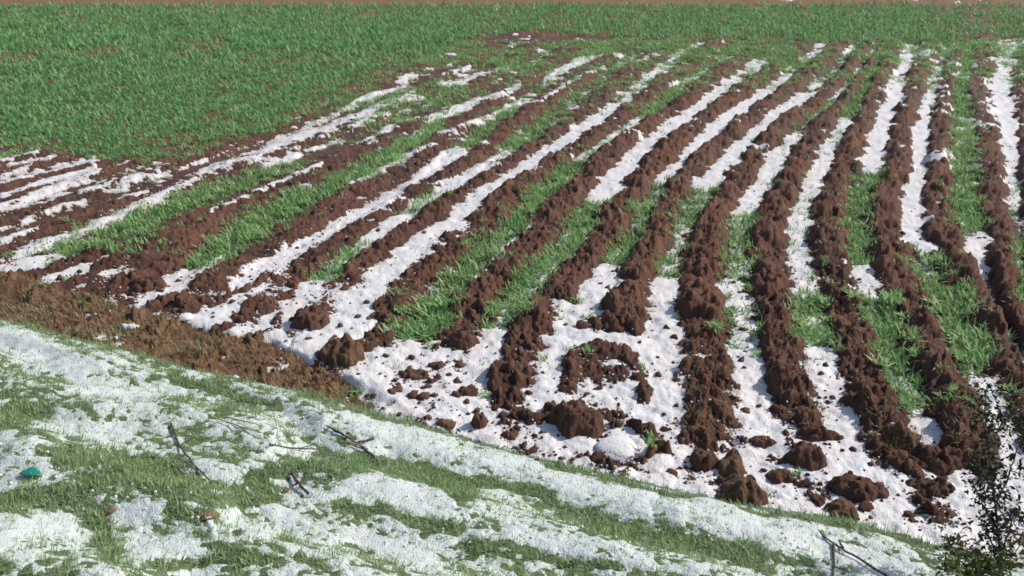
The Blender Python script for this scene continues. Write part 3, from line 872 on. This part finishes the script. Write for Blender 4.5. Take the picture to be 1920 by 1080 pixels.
# photo pixel of the centre, width and height in pixels, turn, label
BIG = [
 (1085, 775, 80, 62, .6, 'brown soil lump with a blue shadow beside the ring of soil', 'd'),
 (1372, 866, 58, 44, .9, 'upper half of the tall upright clod standing in white hail', 'o'),
 (1392, 908, 76, 64, .9, 'ochre lower half of the tall upright clod above the grass lip', 'o'),
 (1320, 855, 48, 50, .8, 'leaning dark clod propped against the tall upright clod', 'd'),
 (1510, 850, 66, 62, .5, 'squarish red brown clod standing alone in hail', 'd'),
 (1463, 886, 42, 28, .3, 'crumbled dark clod beside the squarish red brown clod', 'd'),
 (1428, 822, 48, 22, .1, 'grey flat clod under a white hail cap', 'd'),
 (1607, 905, 82, 54, -.4, 'dark pointed clod lying above the ochre block', 'd'),
 (1579, 948, 54, 38, .1, 'ochre block of soil sitting on the grass lip of the bank', 'o'),
 (1741, 908, 84, 36, -.3, 'dark log-shaped clod with snow white hail along its top', 'd'),
 (1748, 855, 120, 48, -.2, 'long brown clod just beyond the log-shaped clod', 'd'),
 (1535, 812, 80, 26, .0, 'flat red clod at the foot of a straight ridge', 'd'),
 (645, 652, 78, 62, .7, 'ochre soil heap with a dark left side below the hail streak', 'o'),
 (864, 626, 58, 46, .9, 'dark soil heap between two leafy strips', 'd'),
 (583, 592, 64, 56, .7, 'red brown heap with black hollow surrounded by hail', 'd'),
 (777, 698, 56, 26, .1, 'flat reddish clod lying alone on open hail', 'd'),
 (820, 681, 30, 22, .2, 'small triangular reddish clod behind the flat reddish clod', 'd'),
 (878, 729, 38, 24, .3, 'red clod beside the hooked soil ridge', 'd'),
 (900, 786, 32, 38, 1.2, 'upright dark clod at the grass edge below the hooked ridge', 'd'),
 (956, 812, 34, 22, .1, 'oval brown clod in the hail below the hooked ridge', 'd'),
 (836, 790, 36, 20, .0, 'ochre brown clod on the grass edge', 'o'),
 (277, 528, 60, 40, .5, 'dark red heap beside the smooth hail lump', 'd'),
 (345, 560, 40, 34, .5, 'dark hollowed clod at the end of a narrow hail streak', 'd'),
 (626, 703, 30, 20, .2, 'brown clod near the trampled strip', 'd'),
]
def heap_mesh(W_, D_, H_, seed, material):
    N = int(np.clip(W_ / .006, 32, 90))
    """a crumbled heap of soil W_ x D_ x H_ metres, built as lumps on a dome"""
    g1 = np.linspace(-.72, .72, N)
    X, Y = np.meshgrid(g1, g1)
    X, Y = X.ravel(), Y.ravel()
    o_ = seed * 3.17
    an = np.arctan2(Y, X); rd = np.hypot(X, Y) * 2
    rd = rd * (1 + .30 * fbm(np.cos(an) * 1.3 + o_, np.sin(an) * 1.3, 3, seed, .6)) + .16 * fbm(X * 5 + o_, Y * 5, 3, seed + 4)
    core = np.clip(1 - rd ** 2.4, -1, 1)
    wx, wy = X * W_ + o_, Y * D_ - o_
    wx2, wy2 = wx + .02 * fbm(wx * 14, wy * 14, 2, seed + 6), wy + .02 * fbm(wx * 14, wy * 14, 2, seed + 7)
    k_ = min(1, W_ / .3)
    Z = H_ * np.where(core > 0, np.abs(core) ** .7, core) * (.8 + .5 * fbm(X * 3 + o_, Y * 3, 3, seed + 8))
    Z = Z + (core > -.2) * k_ * (np.clip(facet(wx2 * 8, wy2 * 8, seed + 11) - .2, 0, 1) * .055 + facet(wx2 * 18, wy2 * 18, seed + 15) * .034 + .016 * fbm(wx * 34, wy * 34, 4, seed + 19, .75))
    q_ = (np.arange(N - 1)[:, None] * N + np.arange(N - 1)[None]).ravel()
    Fq = np.stack([q_, q_ + 1, q_ + N + 1, q_ + N], 1)
    Fq = Fq[Z[Fq].max(1) > -.03]
    ids, inv = np.unique(Fq, return_inverse=True)
    V = np.stack([X * W_, Y * D_, np.maximum(Z, -.05)], 1)[ids]
    return mesh_np('soil_clod', V, inv.reshape(Fq.shape), material)

for n_, (u0, v0, wp, hp, rz, lab, kd) in enumerate(BIG):
    x0, y0, z0 = place(u0, v0 + hp * .22)
    zc0 = float(project(np.array(x0), np.array(y0), np.array(z0))[2])
    pm = F / zc0
    W_ = wp / pm
    dpt = max(min(W_ * 1.0, hp / pm * 1.25), W_ * .4)
    hgt = min(max((hp / pm - dpt * .48) / .8, .18 * W_), .080 + .04 * W_)
    obj('soil_clod', heap_mesh(W_ * 1.05, dpt * 1.1, hgt, n_ + 300, M['clod_ochre' if kd == 'o' else 'clod']), None, (x0, y0, z0 - .012), (0, 0, rz * .3),
        label=lab, category='soil clod', group='soil clods on the headland')

SMALL = [(772,670,15),(864,685,15),(875,661,11),(851,656,10),(775,742,26),(797,744,22),(744,730,24),(740,714,12),(746,722,12),(814,714,13),(803,725,15),(814,742,17),
 (855,742,18),(875,755,16),(814,764,9),(1260,887,20),(1454,860,9),(1514,890,9),(1400,771,19),(1423,761,11),(1623,950,26),(1532,930,13),(1632,971,12),(1633,870,11),(1268,761,12),(1245,805,13),
 (1744,929,22),(1780,962,26),(1245,775,10),(1235,703,14),(1002,688,12),(1032,628,12),(1060,610,10),(1092,612,24),(1060,838,8),(965,740,8),(1240,930,14),(1005,868,10),(700,745,14),(690,742,12),(672,702,9),(768,689,8),(842,702,10),
 (575,615,14),(600,700,20),(520,600,14),(465,555,12),(505,545,11),(410,560,14),(450,600,16),(395,570,14),(220,555,12),(150,545,14),(300,545,13),(1540,700,12),(1395,690,11),(1560,745,12)]
k_ = 0
def small_clod(x0, y0, size):
    z0 = float(ground_z(x0, y0)[0])
    obj('small_clod', CSM[random.randrange(8)], None, (x0, y0, z0 - size * .08), (random.uniform(-.3, .3), random.uniform(-.3, .3), random.uniform(0, 6.28)),
        (size * random.uniform(.8, 1.25), size * random.uniform(.7, 1.1), size * random.uniform(.7, 1.0)),
        label='small dark crumb of soil lying on the white hail', category='soil crumb', group='small soil crumbs on the hail')
for (u0, v0, wp) in SMALL:
    x0, y0, z0 = place(u0, v0)
    small_clod(x0, y0, wp / (F / float(project(np.array(x0), np.array(y0), np.array(z0))[2])))
x_, y_ = frame_points(9000, 430, 1000, 0, 1920)
l = layout(x_, y_)
okk = (l['zh'] - l['zs'] > .004) & (~l['bank']) & (l['far'] < .1)
cnt = 0
for i in np.where(okk)[0]:
    if cnt >= 190: break
    if fbm(x_[i:i + 1] * 2, y_[i:i + 1] * 2, 2, 201)[0] < .0: continue
    small_clod(x_[i], y_[i], random.choice((.018, .022, .028, .035, .05)))
    cnt += 1

# the round lump of hail inside the soil ring, and others
def hail_lump(u0, v0, wp, hp, lab, seed):
    x0, y0, z0 = place(u0, v0 + hp * .3)
    pm = F / float(project(np.array(x0), np.array(y0), np.array(z0))[2])
    P, Fc = clod_mesh(seed, 3, .14, .7)
    obj('hail_lump', mesh_np('hail_lump', P, Fc, M['lump_hail']), None, (x0, y0 + .02, z0 + .005), (0, 0, .2), (wp / pm, hp / pm * 1.6, hp / pm * .55), label=lab, category='hail lump')
hail_lump(1158, 832, 82, 52, 'smooth round lump of white hail inside a ring of soil', 31)
hail_lump(347, 592, 28, 20, 'small white hail lump beside the trampled soil strip', 33)

# ------------------------------------------------------------------ twigs, stalks, litter
def tube(pts, radii, sides=6):
    P = np.array(pts, float); n = len(P)
    V, Fc = [], []
    for i in range(n):
        t = P[min(i + 1, n - 1)] - P[max(i - 1, 0)]; t /= np.linalg.norm(t) + 1e-9
        a_ = np.cross(t, (0, 0, 1) if abs(t[2]) < .9 else (1, 0, 0)); a_ /= np.linalg.norm(a_); b_ = np.cross(t, a_)
        for s_ in range(sides):
            q = 2 * math.pi * s_ / sides
            V.append(P[i] + radii[i] * (a_ * math.cos(q) + b_ * math.sin(q)))
    for i in range(n - 1):
        for s_ in range(sides):
            s2 = (s_ + 1) % sides
            Fc.append((i * sides + s_, i * sides + s2, (i + 1) * sides + s2, (i + 1) * sides + s_))
    return np.array(V), np.array(Fc)

def smooth_line(pts, n=4, jit=.0):
    out = []
    P = [np.array(p) for p in pts]
    for i in range(len(P) - 1):
        p0, p1, p2, p3 = P[max(i - 1, 0)], P[i], P[i + 1], P[min(i + 2, len(P) - 1)]
        for q in range(n):
            t = q / n
            out.append(.5 * ((2 * p1) + (-p0 + p2) * t + (2 * p0 - 5 * p1 + 4 * p2 - p3) * t * t + (-p0 + 3 * p1 - 3 * p2 + p3) * t ** 3) + np.array([random.uniform(-jit, jit) for _ in range(3)]))
    out.append(P[-1])
    return out

def twig(name, px, r0, r1_, material, label, cat, side=(), lift=.012, group=None):
    root = bpy.data.objects.new(name, None); col.objects.link(root); root['label'] = label; root['category'] = cat
    b0 = np.array(place(*px[0])); root.location = b0
    root.empty_display_size = .05
    def line(pp, nm, ra, rb):
        pts = smooth_line([np.array(place(u0, v0)) + np.array((0, 0, lift)) - b0 for u0, v0 in pp], 4, .003)
        rad = np.linspace(ra, rb, len(pts))
        v_, f_ = tube(pts, rad)
        obj(nm, mesh_np(nm, v_, f_, material), root)
    line(px, 'stem', r0, r1_)
    for s_ in side: line(s_, 'side_twig', r1_ * 1.1, r1_ * .6)
    return root
twig('dead_twig', [(322,798),(338,838),(362,872),(396,908)], .0055, .0035, M['bark'], 'long thin dark twig lying down the slope of the bank', 'twig', [[(338,838),(366,822)], [(362,872),(352,885)]])
twig('dead_twig', [(612,802),(645,818),(668,834),(700,858),(712,880)], .004, .007, M['bark'], 'crooked dark twig with a brown middle on the bank near bare soil', 'twig', [[(668,834),(700,826)], [(645,818),(628,812)]])
twig('dead_twig', [(1508,978),(1562,1022),(1610,1052),(1660,1084)], .003, .006, M['bark'], 'straight dark twig in hail beside the yellow green bush', 'twig', [[(1580,1032),(1572,1018)], [(1562,1022),(1562,1050),(1561,1086)]])
twig('dead_twig', [(235,862),(290,862),(325,878),(345,895)], .005, .003, M['bark'], 'half hidden dark twig among green grass of the bank', 'twig', [[(290,862),(305,852)]], .016)
twig('dead_twig', [(548,892),(560,912),(578,932)], .008, .006, M['bark'], 'short stubby dark twig standing out of white hail', 'twig', [[(560,912),(548,916)]], .02)
twig('dead_twig', [(505,838),(560,846),(600,845)], .005, .003, M['bark'], 'dark twig lying along a small hail streak on the bank', 'twig', [[(560,846),(585,838)]])
twig('straw_stalk', [(400,788),(440,802),(492,818)], .004, .003, M['stalk'], 'tan dry straw stalk lying across the grass', 'straw', [[(425,788),(470,800),(495,808)]], .02)
twig('straw_stalk', [(690,848),(668,838),(640,832)], .004, .003, M['stalk'], 'short tan straw stalk crossing the crooked twig', 'straw', [[(668,838),(650,843)]], .02)

def leaf_mesh(name, L_, W_, material, bend=.25, pts=5):
    V, Fc = [], []
    for i in range(pts):
        t = i / (pts - 1)
        wd = W_ * .5 * math.sin(math.pi * (t * .92 + .04)) ** 1.3
        z = bend * L_ * math.sin(t * math.pi) * .5
        V += [(t * L_, -wd, z + wd * .35), (t * L_, 0, z), (t * L_, wd, z + wd * .35)]
    for i in range(pts - 1):
        a_ = 3 * i
        Fc += [(a_, a_ + 3, a_ + 4, a_ + 1), (a_ + 1, a_ + 4, a_ + 5, a_ + 2)]
    return mesh_np(name, np.array(V), np.array(Fc), material)

def litter(name, u0, v0, L_, W_, rz, material, label, cat, bend=.25, lift=.002):
    x0, y0, z0 = place(u0, v0)
    me = leaf_mesh(name, L_, W_, material, bend, 7)
    o = obj(name, me, None, (x0, y0, z0 + lift), (.03, -.02, rz), label=label, category=cat)
    so = o.modifiers.new('thick', 'SOLIDIFY'); so.thickness = .003
    return o
litter('plastic_scrap', 36, 892, .11, .055, -.12, M['teal'], 'teal green plastic scrap lying in the grass of the bank', 'litter', .12, .012)
litter('dead_leaf', 372, 975, .075, .05, .3, M['dead_leaf'], 'brown dead leaf on hail among the bank grass', 'dead leaf', .08)
litter('dead_leaf', 192, 962, .07, .03, .2, M['dead_leaf'], 'thin reddish dead leaf beside the grey hail patch', 'dead leaf', .08)
litter('dead_leaf', 528, 926, .05, .03, .8, M['dead_leaf'], 'small reddish dead leaf beside the stubby twig', 'dead leaf', .08)
litter('fallen_leaf', 1708, 962, .12, .025, .05, M['green_leaf'], 'narrow dark green leaf lying on the hail by the shrub', 'fallen leaf', .15)

# ------------------------------------------------------------------ shrubs at the foot of the bank
def at_depth(u, v, zc):
    xc, yc = (u - CX) / F * zc, -(v - CY) / F * zc
    return np.array((xc, zc * CP + yc * SP, CAM_H - zc * SP + yc * CP))

LEAF_D = leaf_mesh('leaf', .034, .0125, M['shrub_leaf'], .2, 4)
LEAF_B = leaf_mesh('leaf', .030, .013, M['bush_leaf'], .2, 4)

def shrub(name, label, base_px, lines, leaf_me, bark, r0, per, spreadr, lsc=(.8, 1.3), extra=False):
    ex = []
    bx, by, bz = place(*base_px)
    b0 = np.array((bx, by, bz))
    zc0 = float(project(np.array(bx), np.array(by), np.array(bz))[2])
    root = bpy.data.objects.new(name, None); col.objects.link(root)
    root.location = b0; root['label'] = label; root['category'] = 'shrub'
    for li, (pts, dz_) in enumerate(lines):
        P = []
        for q, (u0, v0) in enumerate(pts):
            P.append(at_depth(u0, v0, zc0 + dz_ * q / max(1, len(pts) - 1)) - b0)
        if li == 0: P[0] = np.array((0, 0, -.02))
        P = smooth_line(P, 5, .004)
        rad = np.linspace(r0 if li == 0 else r0 * .6, .0018, len(P))
        v_, f_ = tube(P, rad)
        obj('stem' if li == 0 else 'branch', mesh_np('branch', v_, f_, bark), root)
        n = max(4, int(per * len(P)))
        for q in range(n):
            t = random.uniform(.12, 1) * (len(P) - 1)
            p = P[int(t)] + (P[min(int(t) + 1, len(P) - 1)] - P[int(t)]) * (t - int(t))
            p = p + np.array([random.gauss(0, spreadr) for _ in range(3)])
            s_ = random.uniform(*lsc)
            if extra:
                for _ in range(4):
                    ex.append((p + np.array([random.gauss(0, spreadr * .8) for _ in range(3)]), random.uniform(.7, 1.2)))
            obj('leaf', leaf_me, root, p, (random.uniform(-.9, .9), random.uniform(-.9, .5), random.uniform(0, 6.28)), (s_, s_, s_))
    if ex:      # the tiny leaves too close together to pick apart
        Vs_, Fs_ = [], []
        for p, s_ in ex:
            a1, a2 = random.uniform(0, 6.28), random.uniform(-.9, .9)
            d1 = np.array((math.cos(a1) * math.cos(a2), math.sin(a1) * math.cos(a2), math.sin(a2))) * .026 * s_
            d2 = np.cross(d1, np.array([random.gauss(0, 1) for _ in range(3)])); d2 = d2 / (np.linalg.norm(d2) + 1e-9) * .0055 * s_
            q0 = len(Vs_); Vs_ += [p, p + d1 * .5 + d2, p + d1, p + d1 * .5 - d2]; Fs_.append((q0, q0 + 1, q0 + 2, q0 + 3))
        obj('foliage', mesh_np('foliage', np.array(Vs_), np.array(Fs_), leaf_me.materials[0]), root, kind='stuff')
    return root
shrub('shrub', 'tall thin shrub with small dark leaves beside the grassy lip', (1876, 1110), [
    ([(1876,1110),(1876,1040),(1868,960),(1858,890),(1850,820),(1846,760),(1852,720)], .15),
    ([(1872,1010),(1852,965),(1836,930),(1822,905)], .1), ([(1866,950),(1888,900),(1902,860),(1915,820)], .12),
    ([(1853,840),(1876,800),(1898,780),(1920,770)], .1), ([(1860,910),(1842,890),(1834,860)], -.1),
    ([(1874,1050),(1890,1000),(1904,955)], -.05), ([(1873,1060),(1855,1010),(1848,975)], .06), ([(1851,810),(1838,780),(1834,745)], .1)], LEAF_D, M['bark'], .008, 2.2, .026, (.8, 1.3), True)
shrub('bush', 'low yellow green bush with tiny leaves at the shrub foot', (1830, 1120), [
    ([(1830,1120),(1822,1080),(1812,1045),(1795,1015)], .05), ([(1830,1110),(1845,1070),(1850,1035)], .1),
    ([(1828,1110),(1800,1075),(1778,1050)], -.05), ([(1832,1115),(1870,1080),(1900,1060)], -.05),
    ([(1835,1115),(1880,1070),(1915,1020)], .05), ([(1826,1100),(1810,1070),(1770,1018)], .1)], LEAF_B, M['pale_bark'], .005, 3.4, .028, (1.0, 1.5), True)
